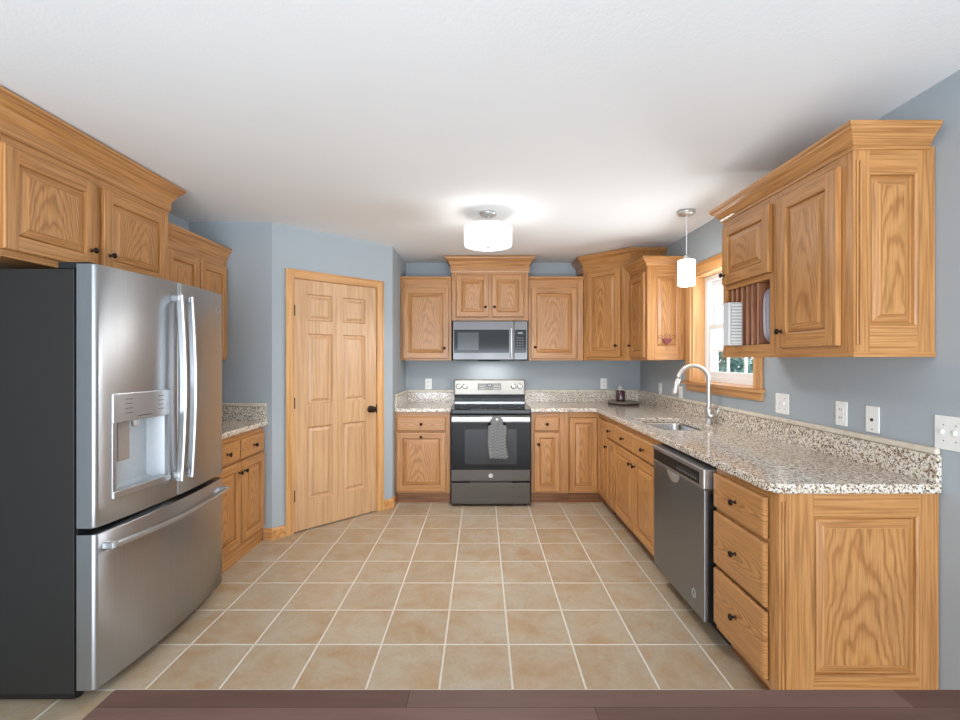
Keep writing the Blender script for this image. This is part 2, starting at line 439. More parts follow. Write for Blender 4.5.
# pantry door
dr = bpy.data.objects.new('door_1', None); COL.objects.link(dr); dr.location = (PX, PY, 0); dr.rotation_euler = (0, 0, PI/4); struct(dr)
def six_panel():
    w, h, t = D1-D0-.006, DH-.012, .035; bm = NB(); y = -t
    xs = [0, .113, .330, .430, .647, w]; zs = [0, .235, .835, 1.02, 1.60, 1.705, 1.925, h]
    v = [bm.verts.new(p) for p in ((0, 0, 0), (w, 0, 0), (w, 0, h), (0, 0, h))]; bm.faces.new(v)
    ringloops(bm, 0, w, 0, h, [(0, 0), (0, y)], 0, False)
    for i in range(5):
        for j in range(7):
            if i in (1, 3) and j in (1, 3, 5):
                ringloops(bm, xs[i], xs[i+1], zs[j], zs[j+1], [(0, y), (.003, y+.006), (.010, y+.016), (.020, y+.017), (.040, y+.005), (.0415, y+.002), (.044, y+.002)])
            else: rect(bm, xs[i], xs[i+1], zs[j], zs[j+1], y)
    return bm
slab = obj('door_slab', six_panel(), DOORW, dr, (D0+.003, .037, .010))
def casing_bm():
    bm = NB(); cw = .068
    prof = lambda a, b, z0, z1: (box(bm, a, b, -.016, -.0005, z0, z1), )
    prof(D0-cw, D0-.003, 0, DH+.003+cw); prof(D1+.003, D1+cw, 0, DH+.003+cw)
    box(bm, D0-.003, D1+.003, -.0155, -.0005, DH+.003, DH+.003+cw, 1)
    box(bm, D0-cw, D0-cw+.016, -.022, -.016, 0, DH+cw+.003); box(bm, D1+cw-.016, D1+cw, -.022, -.016, 0, DH+cw+.003)
    box(bm, D0-cw+.016, D1+cw-.016, -.0218, -.0155, DH+cw-.013, DH+cw+.003, 1)
    return bm
obj('door_casing', casing_bm(), [TRIMW, TRIMH], dr, bevel=.004)
bm = NB(); box(bm, D0-.02, D0, 0, .1, 0, DH+.02); box(bm, D1, D1+.02, 0, .1, 0, DH+.02); box(bm, D0, D1, 0, .1, DH, DH+.02)
obj('door_jamb', bm, TRIMW, dr)
for z in (.30, 1.045, 1.79):
    bm = NB(); lathe(bm, [(.006, z-.045), (.0075, z-.04), (.0075, z+.04), (.006, z+.045)], 10, Matrix.Translation((D0+.001, -.006, 0))); box(bm, D0-.0015, D0+.010, -.004, .001, z-.04, z+.04)
    obj('hinge', bm, BLACK, dr)
kx = D1-.062
m = Matrix.Translation((kx, .002, .945)) @ Matrix.Rotation(PI/2, 4, 'X')
obj('door_knob', lathe(NB(), [(.032, 0), (.032, .006), (.026, .011), (.012, .014), (.011, .030), (.024, .036), (.029, .048), (.027, .060), (.015, .067), (.001, .069)], 24, m), BRONZE, dr, smooth=True)
bm = box(NB(), D1-.002, D1+.004, -.004, .02, .905, .985); obj('strike_plate', bm, BLACK, dr)

# baseboards
def bb(name, pts, n):
    bm = sweep(NB(), pts, [(0, 0), (.014, 0), (.014, .075), (.008, .088), (0, .090)])
    struct(obj(name, bm, [TRIMH, TRIMH]))
bb('baseboard_pantry_left', [(-1.687, PY), (PX, PY), (PX+(D0-.0685)*c45, PY+(D0-.0685)*c45)], 0)
bb('baseboard_pantry_right', [(PX+(D1+.0685)*c45, PY+(D1+.0685)*c45), (QX, QY), (QX, QY+.09)], 0)
bb('baseboard_right', [(XR, 1.755), (XR, YR)], 0)

# ------------------------------------------------------------------ window and what is outside
wr = bpy.data.objects.new('window_1', None); COL.objects.link(wr); wr.location = (XR, WY1, 0); wr.rotation_euler = (0, 0, -PI/2); struct(wr)
ww = WY1-WY0
bm = NB(); cw = .085
box(bm, -cw, 0, -.018, -.0005, WZ0-.0, WZ1+cw); box(bm, ww, ww+cw, -.018, -.0005, WZ0, WZ1+cw); box(bm, 0, ww, -.0175, -.0005, WZ1, WZ1+cw, 1)
obj('casing', bm, [TRIMW, TRIMH], wr, bevel=.004)
bm = NB(); box(bm, .0005, .014, .0, .11, WZ0+.002, WZ1); box(bm, ww-.014, ww-.0005, .0, .11, WZ0+.002, WZ1); box(bm, .014, ww-.014, 0, .11, WZ1-.014, WZ1-.0005)
obj('jamb', bm, TRIMW, wr)
bm = NB(); box(bm, -cw-.02, ww+cw+.02, -.045, -.0005, WZ0-.024, WZ0); box(bm, .0005, ww-.0005, -.0005, .11, WZ0-.0, WZ0+.002); box(bm, -cw, ww+cw, -.016, -.0005, WZ0-.078, WZ0-.024)
obj('sill', bm, TRIMH, wr, bevel=.004)
bm = NB(); fz0, fz1 = WZ0+.002, WZ1-.014
f = .04
box(bm, .014, .014+f, .10, .19, fz0, fz1); box(bm, ww-.014-f, ww-.014, .10, .19, fz0, fz1); box(bm, .014+f, ww-.014-f, .10, .19, fz0, fz0+f); box(bm, .014+f, ww-.014-f, .10, .19, fz1-f, fz1)
obj('window_frame', bm, VINYL, wr, bevel=.002)
def sash(name, z0, z1, y, rows):
    a, b = .014+f, ww-.014-f; s = .042; bm = NB()
    box(bm, a, a+s, y, y+.035, z0, z1); box(bm, b-s, b, y, y+.035, z0, z1); box(bm, a+s, b-s, y, y+.035, z0, z0+s); box(bm, a+s, b-s, y, y+.035, z1-s, z1)
    o = obj(name, bm, VINYL, wr, bevel=.002)
    bm = NB()
    for i in (1, 2):
        x = a+s+(b-a-2*s)*i/3; box(bm, x-.009, x+.009, y+.010, y+.024, z0+s, z1-s)
    for j in range(1, rows):
        z = z0+s+(z1-z0-2*s)*j/rows; box(bm, a+s, b-s, y+.0105, y+.0235, z-.009, z+.009)
    obj('muntins', bm, VINYL, o)
    obj('glass', box(NB(), a+s, b-s, y+.015, y+.019, z0+s, z1-s), GLASS, o)
zm = 1.655
sash('upper_sash', zm-.02, fz1-f, .145, 2); sash('lower_sash', fz0+f, zm+.022, .108, 2)
obj('sash_lock', box(NB(), ww/2-.03, ww/2+.03, .09, .107, zm+.022, zm+.034), VINYL, wr)

lawn = tag(obj('lawn', box(NB(), XR+.2, 16, -4, 16, -.3, -.2), LAWN), 'green lawn outside the window', 'lawn')
lawn['kind'] = 'stuff'
def bush(x, y, r, h, n, label):
    t = thing('evergreen_shrub', label, 'shrub', (x, y, -.2), 0, 'shrubs outside the window'); bm = NB()
    rnd = random.Random(int(x*100+y*10))
    for i in range(n):
        a = rnd.uniform(0, 2*PI); q = rnd.uniform(.35, 1); z = rnd.uniform(.15, 1)
        rad = r*math.sqrt(max(.05, 1-(z*1.05-.35)**2))*q
        p = Vector((rad*math.cos(a), rad*math.sin(a), z*h)); d = Vector((rnd.uniform(-1, 1), rnd.uniform(-1, 1), rnd.uniform(-.6, 1))).normalized(); e = d.cross(Vector((rnd.random(), rnd.random(), .3))).normalized(); s = rnd.uniform(.07, .13)
        bm.faces.new([bm.verts.new(p+d*s), bm.verts.new(p+e*s*.45), bm.verts.new(p-d*s), bm.verts.new(p-e*s*.45)])
    obj('foliage', bm, LEAF, t); obj('stem', lathe(NB(), [(.06, 0), (.05, h*.5), (.01, h*.85)], 8), BARK, t)
bush(5.6, 8.3, .85, 1.95, 1700, 'blue-green shrub seen through the left column of the lower window panes')
bush(5.2, 10.4, .85, 1.75, 1700, 'blue-green shrub showing at the far edge of the lower window panes')
bush(5.8, 6.2, .85, 1.9, 1700, 'blue-green shrub seen through the middle of the lower window panes')

# ------------------------------------------------------------------ base cabinets
CT, CB = .925, .887                                          # worktop top and underside
BF = 4.48                                                    # back run face plane
RF = 1.135                                                   # right run face plane
def base(label, loc, rz, w, d, toe=.03, group='oak base cabinets', name='base_cabinet', top=None):
    t = thing(name, label, 'cabinet', loc, rz, group)
    obj('body', box(NB(), .002, w-.002, .018, d, .10, top or CB-.001), OAK, t)
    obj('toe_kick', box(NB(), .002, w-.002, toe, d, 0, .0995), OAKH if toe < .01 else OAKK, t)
    return t
ZD0, ZD1, ZR0, ZR1 = .118, .690, .703, .842                  # door and drawer heights
# left of range (pull-out with centred knobs)
t = base('oak base cabinet between the pantry corner and the range, knob centred on its door', (-.843, BF, 0), 0, .535, .625)
frame(t, .535, .10, CB-.001, [(0, .03), (.49, .535)], [(.10, .125, .03, .49), (.68, .71, .03, .49), (.84, CB-.001, .03, .49)])
drawer(t, .017, ZR0, .478, ZR1-ZR0); door(t, .017, ZD0, .478, ZD1-ZD0, (.239, .53))
# right of range
t = base('narrow oak base cabinet right beside the range, one drawer over one door', (.476, BF, 0), 0, .364, .625)
frame(t, .364, .10, CB-.001, [(0, .04), (.26, .364)], [(.10, .125, .04, .26), (.68, .71, .04, .26), (.84, CB-.001, .04, .26)])
drawer(t, .030, ZR0, .243, ZR1-ZR0); door(t, .030, ZD0, .243, ZD1-ZD0, (.038, .46), fw=.05)
# inside corner
t = thing('corner_base_cabinet', 'oak corner base cabinet in the inside corner of the worktop, two full-height door leaves', 'cabinet', (RF, BF, 0), 0, 'oak base cabinets')
obj('body', prism(NB(), [(-.293, .018), (.018, .018), (.018, -.322), (.605, -.322), (.605, .625), (-.293, .625)], .10, CB-.001), OAK, t)
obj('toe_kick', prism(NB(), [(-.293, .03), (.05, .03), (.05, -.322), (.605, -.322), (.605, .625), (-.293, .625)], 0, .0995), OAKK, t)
bm = NB(); prism(bm, [(-.02, 0), (0, 0), (0, -.02), (.018, -.02), (.018, .018), (-.02, .018)], .10, CB-.001)
for a, b in ((.10, .125), (.84, CB-.001)): box(bm, -.293, -.02, 0, .018, a, b, 1); box(bm, .0, .018, -.322, -.02, a, b, 1)
obj('face_frame', bm, [OAK, OAKH], t)
door(t, 0, 0, .268, .715, None, (-.290, -.003, ZD0), fw=.052)
door(t, 0, 0, .296, .715, None, (-.003, -.027, ZD0), -PI/2, fw=.052)
# right run (faces -X), local x runs towards the camera
def rbase(label, y1, y0, top=None): return base(label, (RF, y1, 0), -PI/2, y1-y0, .605, .07, top=top)
t = rbase('slim oak base cabinet next to the inside corner, one drawer over one door', 4.155, 3.885); w = .27
frame(t, w, .10, CB-.001, [(0, .02), (w-.02, w)], [(.10, .125, .02, w-.02), (.68, .71, .02, w-.02), (.84, CB-.001, .02, w-.02)])
drawer(t, .008, ZR0, w-.014, ZR1-ZR0); door(t, .008, ZD0, w-.014, ZD1-ZD0, (.035, .50), fw=.048)
t = rbase('oak sink base cabinet under the faucet, two doors under two drawer fronts', 3.880, 2.925, .685); w = .955
frame(t, w, .10, CB-.001, [(0, .02), (.455, .505), (w-.05, w)], [(.10, .125, .02, w-.05), (.68, .71, .02, w-.05), (.84, CB-.001, .02, w-.05)])
drawer(t, .008, ZR0, .468, ZR1-ZR0); drawer(t, .486, ZR0, .425, ZR1-ZR0)
door(t, .008, ZD0, .468, ZD1-ZD0, (.43, .50)); door(t, .486, ZD0, .425, ZD1-ZD0, (.038, .50))
t = rbase('oak drawer cabinet at the near end of the run, three drawers and a panelled end', 2.235, 1.787); w = .448
frame(t, w, .10, CB-.001, [(0, .02), (w-.04, w)], [(.10, .125, .02, w-.04), (.66, .69, .02, w-.04), (.40, .42, .02, w-.04), (.84, CB-.001, .02, w-.04)])
drawer(t, .006, .690, .402, .162); drawer(t, .006, .418, .402, .252); drawer(t, .006, .135, .402, .263)
def end_panel(parent, W_, H_, x, z, loc, rz, pl, pr, pb, pt, th=.022, flute=True, fz=(.03, .03)):
    """raised-panel end: stiles and rails with a raised field; two thin reeds on the front stile"""
    bm = NB()
    box(bm, 0, pl, -th, 0, 0, H_); box(bm, W_-pr, W_, -th, 0, 0, H_); box(bm, pl, W_-pr, -th, 0, 0, pb, 1); box(bm, pl, W_-pr, -th, 0, H_-pt, H_, 1)
    ringloops(bm, pl, W_-pr, pb, H_-pt, [(0, -th), (.008, -th+.004), (.010, -th+.016), (.015, -th+.017), (.018, -th+.012), (.046, -th+.004), (.0465, -th+.001), (.049, -th+.001)], 0, False, 1)
    q = .049; rect(bm, pl+q, W_-pr-q, pb+q, H_-pt-q, -th+.001, 2)
    o = obj('end_panel', bm, [OAK, OAKH, OAKP], parent, loc, rz)
    if flute:
        bm = NB()
        for q in (.008, .021): box(bm, q, q+.007, -th-.007, -th, fz[0], H_-fz[1])
        obj('reeding', bm, OAK, o, bevel=.002)
    return o
# the end panel faces the camera (-Y): in the cabinet's local frame that is +X
end_panel(t, .61, CB-.002, 0, 0, (w+.0005, 0, 0.001), PI/2, .131, .075, .18, .085)

# left run
t = base('oak base cabinet on the left wall beyond the refrigerator', (-1.69, 2.825, 0), PI/2, .748, .57, .004); w = .748
frame(t, w, .10, CB-.001, [(0, .03), (.36, .40), (w-.03, w)], [(.10, .125, .03, w-.03), (.68, .71, .03, w-.03), (.84, CB-.001, .03, w-.03)])
drawer(t, .03, ZR0, .342, ZR1-ZR0); drawer(t, .388, ZR0, .335, ZR1-ZR0)
door(t, .03, ZD0, .342, ZD1-ZD0, (.315, .50)); door(t, .388, ZD0, .335, ZD1-ZD0, (.03, .50))

# ------------------------------------------------------------------ worktops
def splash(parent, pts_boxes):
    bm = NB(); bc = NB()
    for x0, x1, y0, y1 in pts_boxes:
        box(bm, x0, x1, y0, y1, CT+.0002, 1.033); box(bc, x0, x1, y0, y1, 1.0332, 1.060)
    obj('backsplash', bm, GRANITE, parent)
    o = obj('backsplash_lit_edge', bc, LITEDGE, parent, bevel=.008, seg=3); o['label'] = 'rounded top edge of the backsplash, coloured pale for the light it catches'
def rrect(x0, x1, y0, y1, r, n=5):
    pts = []
    for cx, cy, a0 in ((x1-r, y1-r, 0), (x0+r, y1-r, 90), (x0+r, y0+r, 180), (x1-r, y0+r, 270)):
        for i in range(n+1):
            a = math.radians(a0+90*i/n); pts.append((cx+r*math.cos(a), cy+r*math.sin(a)))
    return pts
G = 'speckled stone worktops'
t = thing('countertop', 'speckled beige worktop running from the range around the corner to the near end', 'countertop', (0, 0, 0), 0, G)
SX0, SX1, SY0, SY1 = 1.215, 1.585, 3.08, 3.72
outer = [(.468, BF-.032), (1.085, BF-.032), (1.10, BF-.046), (1.10, 1.790), (1.135, 1.752), (XR-.002, 1.752), (XR-.002, YB-.002), (.468, YB-.002)]
bm = prism(NB(), outer, CB, CT, 0, [rrect(SX0, SX1, SY0, SY1, .05)])
obj('worktop', bm, GRANITE, t, bevel=.007, seg=3)
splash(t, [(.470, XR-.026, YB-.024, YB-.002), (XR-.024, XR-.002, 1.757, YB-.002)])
t = thing('countertop', 'short speckled beige worktop between the pantry corner and the range', 'countertop', (0, 0, 0), 0, G)
obj('worktop', box(NB(), -.843, -.302, BF-.032, YB-.002, CB, CT), GRANITE, t, bevel=.007, seg=3)
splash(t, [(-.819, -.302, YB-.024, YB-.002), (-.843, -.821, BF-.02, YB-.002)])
t = thing('countertop', 'short speckled beige worktop on the left wall beyond the refrigerator', 'countertop', (0, 0, 0), 0, G)
obj('worktop', box(NB(), XL+.002, -1.655, 2.80, PY-.002, CB, CT), GRANITE, t, bevel=.007, seg=3)
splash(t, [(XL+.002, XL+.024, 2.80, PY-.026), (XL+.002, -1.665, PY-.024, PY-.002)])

# sink and faucet
t = thing('sink', 'stainless undermount sink in the worktop below the window', 'sink', ((SX0+SX1)/2, (SY0+SY1)/2, CB-.19))
def bowl(x0, x1, y0, y1, depth):
    bm = NB(); prev = None; cx, cy = (SX0+SX1)/2, (SY0+SY1)/2; top = .189
    for off, z in ((-.012, top), (0, top), (.002, top-.01), (.008, top-depth+.03), (.02, top-depth+.008), (.045, top-depth)):
        ring = [bm.verts.new((px-cx, py-cy, z)) for px, py in rrect(x0+off, x1-off, y0+off, y1-off, max(.012, .05-off*.3))]
        if prev:
            for i in range(len(ring)): bm.faces.new((prev[i], prev[(i+1) % len(ring)], ring[(i+1) % len(ring)], ring[i]))
        prev = ring
    bm.faces.new(prev); return bm
ym = SY0+.25
for y0, y1 in ((SY0+.003, ym-.008), (ym+.008, SY1-.003)):
    b = obj('bowl', bowl(SX0+.003, SX1-.003, y0, y1, .18), SINKST, t, smooth=True)
    obj('drain', lathe(NB(), [(.042, .0095), (.042, .012), (.034, .013), (.03, .010)], 20, Matrix.Translation((.0, (y0+y1)/2-(SY0+SY1)/2, 0))), CHROME, b)
t = thing('faucet', 'brushed nickel gooseneck faucet behind the sink', 'faucet', (1.668, 3.40, CT))
obj('base', lathe(NB(), [(.030, 0), (.030, .006), (.026, .012), (.024, .10), (.022, .115), (.016, .122)], 24), CHROME, t, smooth=True)
pts = [(0, 0, .11)]+[(0, 0, .12+.19*i/5) for i in range(6)]
R_ = .116
for i in range(1, 17):
    a = PI*i/16*.95; pts.append((-R_+R_*math.cos(a), -.012*i/16, .31+R_*math.sin(a)))
obj('spout', tube(NB(), pts, .0150, 14, up=(0, 1, 0)), CHROME, t, smooth=True)
e = Vector(pts[-1]); d = (Vector(pts[-1])-Vector(pts[-2])).normalized()
obj('spray_head', tube(NB(), [e, e+d*.03, e+d*.095, e+d*.125], [.0155, .0175, .0215, .020], 14, up=(0, 1, 0)), CHROME, t, smooth=True)
bm = NB(); lathe(bm, [(.022, -.001), (.022, .048), (.018, .054)], 18, Matrix.Translation((.008, -.004, .062)) @ Matrix.Rotation(PI/2, 4, 'X') @ Matrix.Rotation(-.4, 4, 'Y')); tube(bm, [(.018, -.052, .068), (.03, -.062, .085), (.04, -.075, .12)], [.008, .007, .006], 10)
obj('lever_handle', bm, CHROME, t, smooth=True)

# ------------------------------------------------------------------ wall cabinets
def wallcab(label, loc, rz, w, d, h, group='oak wall cabinets', name='wall_cabinet'):
    t = thing(name, label, 'cabinet', loc, rz, group)
    obj('body', box(NB(), .001, w-.001, .018, d, 0, h), OAK, t)
    return t
UB = 1.385; UF = 4.78
# back wall: left, over microwave, right
def small_top(t, w, h, l=True, r=True):
    bm = sweep(NB(), [(0, 0), (w, 0)], [(0, h-.035), (.006, h-.035), (.012, h-.022), (.020, h-.016), (.020, h), (0, h)]); obj('top_moulding', bm, OAKH, t)
t = wallcab('oak wall cabinet left of the microwave, next to the pantry wall', (-.843, UF, UB), 0, .527, .325, .865); w = .527
frame(t, w, 0, .865, [(0, .035), (w-.035, w)], [(0, .03, .035, w-.035), (.74, .865, .035, w-.035)])
door(t, .026, .022, .474, .726, (.43, .105)); small_top(t, w, .865)
t = wallcab('oak wall cabinet right of the microwave, beside the tall corner cabinet', (.481, UF, UB), 0, .566, .325, .865); w = .566
frame(t, w, 0, .865, [(0, .035), (w-.06, w)], [(0, .03, .035, w-.06), (.74, .865, .035, w-.06)])
door(t, .025, .022, .475, .726, (.04, .115)); small_top(t, w, .865)
t = wallcab('short oak two-door cabinet above the microwave, with a tall crown', (-.312, UF-.02, 1.795), 0, .789, .345, .50); w = .789
frame(t, w, 0, .58, [(0, .045), (.375, .414), (w-.045, w)], [(0, .03, .045, w-.045), (.46, .58, .045, w-.045)])
door(t, .048, .038, .330, .430, (.30, .10), fw=.05); door(t, .411, .038, .330, .430, (.03, .10), fw=.05)
bm = sweep(NB(), [(0, .345), (0, 0), (w, 0), (w, .345)], [(0, .495), (.008, .495), (.010, .51), (.010, .565), (.016, .575), (.022, .585), (.030, .605), (.045, .622), (.058, .630), (.060, .640), (.066, .643), (.066, .657), (0, .657)])
obj('crown_moulding', bm, [OAKH, OAKY], t)
# tall diagonal corner cabinet
DX, DY = 1.052, UF
t = thing('corner_wall_cabinet', 'tall oak diagonal cabinet in the back right corner, its crown touching the ceiling', 'cabinet', (DX, DY, UB), 0, 'oak wall cabinets')
dd = .366
foot = [(0, 0), (dd, -dd), (XR-.004-DX, -dd), (XR-.004-DX, .325), (0, .325)]
obj('body', prism(NB(), [(0.001, .012), (dd+.01, -dd+.003), (XR-.004-DX, -dd+.003), (XR-.004-DX, .325), (.001, .325)], 0, .90), OAK, t)
fr = obj('face_frame', box(box(box(box(NB(), 0, .05, -.0, .014, 0, .99), .43, .517, 0, .014, 0, .99), .05, .43, .0005, .014, 0, .04, 1), .05, .43, .0005, .014, .88, .99, 1), [OAK, OAKH], t, (0, 0, 0), -PI/4, bevel=.001, seg=1)
d45 = lambda s, y=0: (s*c45+y*c45*(-1)*(-1) if False else s*c45, -s*c45, 0)
dd_ = obj('door', panel_door_bm(.375, .868), [OAK, OAKH, OAKP], t, (.045*c45-.003*c45, -.045*c45-.003*c45, .036), -PI/4); knob_at(.335, -.0195, .11, dd_)
bm = sweep(NB(), [(x*c45-y*c45, x*c45+y*c45) for x, y in ((0, .325), (0, 0), (dd, -dd), (XR-.006-DX, -dd))], [(0, .90), (.008, .90), (.010, .915), (.010, .975), (.016, .985), (.022, .995), (.030, 1.015), (.045, 1.032), (.058, 1.040), (.060, 1.050), (.066, 1.053), (.066, 1.067), (0, 1.067)])
obj('crown_moulding', bm, [OAKH, OAKY], t, (0, 0, 0), -PI/4)
# small cabinet left of the window, on the right wall
UX = 1.42
t = wallcab('narrow oak cabinet on the right wall beside the window, panelled side towards the room', (UX, 4.405, 1.392), -PI/2, .42, .325, .81); w = .42
frame(t, w, 0, .81, [(0, .04), (w-.035, w)], [(0, .03, .04, w-.035), (.75, .81, .04, w-.035)])
door(t, .025, .022, .372, .738, (.04, .11))
end_panel(t, .325, .81, 0, 0, (w+.0005, 0, 0), PI/2, .075, .07, .115, .085, .020, False)
obj('crown_moulding', sweep(NB(), [(0, 0), (w+.021, 0), (w+.021, .325)], crown_prof(.795, 1.08, 1.1)), [OAKH, OAKY], t)
# near cabinet with plate rack
UX2 = 1.432; YN0, YN1 = 1.803, 2.745; ZB = 1.420
t = thing('plate_rack_cabinet', 'large oak wall cabinet at the near right, plate rack and two doors', 'cabinet', (UX2, YN1, ZB), -PI/2, 'oak wall cabinets'); w = YN1-YN0; h = .80
rx0, rx1, rz0, rz1 = .035, .447, .055, .380
bm = NB(); d_ = .314
box(bm, .001, .018, .018, d_, 0, h); box(bm, rx1, w-.001, .018, d_, 0, h); box(bm, .018, rx1, .018, d_, 0, rz0-.01); box(bm, .018, rx1, .018, d_, rz1, h); box(bm, .018, rx1, d_-.012, d_, rz0-.01, rz1)
obj('body', bm, OAK, t)
frame(t, w, 0, h, [(0, rx0), (rx1, .54), (w-.055, w)], [(0, rz0, rx0, rx1), (rz1, .42, rx0, rx1), (.735, h, rx0, rx1), (0, .05, .54, w-.055), (.735, h, .54, w-.055)])
door(t, .028, .410, .440, .335, (.03, .055)); door(t, .535, .034, .372, .711, (.035, .075), fw=.062)
for i in range(6):
    x = .072+i*.050
    obj('divider', box(NB(), x-.006, x+.006, .012, .25, rz0-.008, rz1-.001), RACKW, t, bevel=.002)
end_panel(t, .314, h, 0, 0, (w+.0005, 0, 0), PI/2, .062, .068, .108, .10, .022, True, (.035, .055))
obj('crown_moulding', sweep(NB(), [(0, .314), (0, 0), (w+.023, 0), (w+.023, .288)], crown_prof(.785, 1.12, 1.0)), [OAKH, OAKY], t)
obj('light_rail', sweep(NB(), [(0, 0), (w+.023, 0), (w+.023, .314)], [(0, -.012), (.003, -.012), (.003, .006), (0, .006)]), [OAKH, OAKY], t)
# left wall: over the refrigerator, and beyond it
t = wallcab('oak cabinet above the refrigerator with two wide doors and a tall crown', (-1.92, 1.80, 1.812), PI/2, 1.03, .345, .48); w = 1.03
frame(t, w, 0, .60, [(0, .045), (.47, .53), (w-.04, w)], [(0, .04, .045, w-.04), (.44, .60, .045, w-.04)])
door(t, .035, .030, .442, .420, (.41, .085), fw=.058); door(t, .522, .030, .468, .420, (.035, .085), fw=.058)
bm = sweep(NB(), [(0, .345), (0, 0), (w, 0), (w, .345)], [(0, .49), (.008, .49), (.010, .505), (.010, .548), (.016, .556), (.022, .565), (.030, .585), (.045, .602), (.058, .612), (.060, .622), (.066, .626), (.066, .640), (0, .640)])
obj('crown_moulding', bm, [OAKH, OAKY], t)
t = wallcab('oak two-door wall cabinet on the left wall beyond the refrigerator', (-1.975, 2.84, 1.392), PI/2, .735, .30, .75); w = .735
frame(t, w, 0, .77, [(0, .04), (.35, .385), (w-.04, w)], [(0, .03, .04, w-.04), (.69, .77, .04, w-.04)])
door(t, .028, .022, .330, .682, (.30, .10)); door(t, .375, .022, .330, .682, (.03, .10))
obj('crown_moulding', sweep(NB(), [(0, 0), (w, 0)], crown_prof(.765, 1.15, .70)), OAKH, t)

# ------------------------------------------------------------------ refrigerator
def text_bm(s, size, depth=.001):
    cu = bpy.data.curves.new('letters', 'FONT'); cu.body = s; cu.size = size; cu.extrude = depth; cu.align_x = 'CENTER'; cu.align_y = 'CENTER'
    o = bpy.data.objects.new('letters', cu); COL.objects.link(o)
    dg = bpy.context.evaluated_depsgraph_get(); me = bpy.data.meshes.new_from_object(o.evaluated_get(dg))
    bm = NB(); bm.from_mesh(me); bpy.data.objects.remove(o); bpy.data.curves.remove(cu); bpy.data.meshes.remove(me)
    bmesh.ops.rotate(bm, verts=bm.verts[:], cent=(0, 0, 0), matrix=Matrix.Rotation(PI/2, 3, 'X')); return bm
def badge(parent, x, y, z, r):
    m = Matrix.Translation((x, y, z)) @ Matrix.Rotation(PI/2, 4, 'X')
    b = obj('logo_badge', lathe(NB(), [(r, 0), (r, .002), (r*.93, .003), (r*.88, .0022)], 24, m), SOFTST, parent)
    bm = text_bm('GE', r*.85, .0006)
    obj('logo_letters', bm, MARKL, b, (x, y-.0032, z))
FW = .92
fr_ = thing('refrigerator', 'stainless french door refrigerator with a water dispenser', 'refrigerator', (-1.562, 1.865, 0), PI/2)
def fy(x): return -.036*(1-((x-FW/2)/(FW/2))**2)
def fedge(x, a, b, r=.016):
    y = fy(x)
    for e_, s in ((a, 1), (b, -1)):
        q = (x-e_)*s
        if q < r: y += r-math.sqrt(max(0, r*r-(r-q)**2))
    return y
def curved_door(name, a, b, z0, z1, parent, hole=None, back=.075):
    r = .016; xs = [a+r*(1-math.cos(PI/2*i/5)) for i in range(6)]+[b-r*(1-math.cos(PI/2*i/5)) for i in range(6)]
    n = 14; xs += [a+r+(b-a-2*r)*i/n for i in range(1, n)]
    if hole: xs += [hole[0], hole[1]]
    xs = sorted(set(round(x, 5) for x in xs)); zs = [z0, z0+.004, z1-.004, z1]+([hole[2], hole[3]] if hole else []); zs = sorted(zs)
    bm = NB(); F = {}
    for i, x in enumerate(xs):
        for j, z in enumerate(zs):
            y = fedge(x, a, b)+(.004 if j in (0, len(zs)-1) else 0)
            F[i, j] = bm.verts.new((x, y, z))
    for i in range(len(xs)-1):
        for j in range(len(zs)-1):
            if hole and hole[0]-1e-4 <= xs[i] < hole[1]-1e-4 and hole[2]-1e-4 <= zs[j] < hole[3]-1e-4: continue
            bm.faces.new((F[i, j], F[i+1, j], F[i+1, j+1], F[i, j+1])).smooth = True
    J = len(zs)-1; I = len(xs)-1
    bk = [bm.verts.new((x, back, z)) for x in (a, b) for z in (z0, z1)]
    bm.faces.new([F[i, 0] for i in range(I+1)]+[bk[2], bk[0]]); bm.faces.new([F[i, J] for i in range(I+1)][::-1]+[bk[1], bk[3]])
    bm.faces.new([F[0, j] for j in range(J+1)]+[bk[1], bk[0]]); bm.faces.new([F[I, j] for j in range(J+1)][::-1]+[bk[2], bk[3]])
    if not hole: bm.faces.new((bk[0], bk[2], bk[3], bk[1]))
    return obj(name, bm, STEEL, parent)
bm = NB(); box(bm, 0, FW, .085, .665, .045, 1.765); obj('case', bm, DGREY, fr_, bevel=.004)
obj('base_grille', box(NB(), .02, FW-.02, .10, .60, .012, .044), BLACK, fr_)
for x, y in ((.06, .13), (FW-.06, .13), (.06, .60), (FW-.06, .60)): obj('foot', lathe(NB(), [(.025, 0), (.025, .01), (.012, .012)], 12, Matrix.Translation((x, y, 0))), BLACK, fr_)
obj('gasket', box(NB(), .008, FW-.008, .076, .0848, .06, 1.75), BLACK, fr_)
hx0, hx1, hz0, hz1 = .075, .385, .815, 1.250
ld = curved_door('door', 0, FW/2-.002, .715, 1.785, fr_, (hx0, hx1, hz0, hz1))
rd = curved_door('door', FW/2+.002, FW, .715, 1.785, fr_)
dw_ = curved_door('freezer_drawer', 0, FW, .06, .688, fr_)
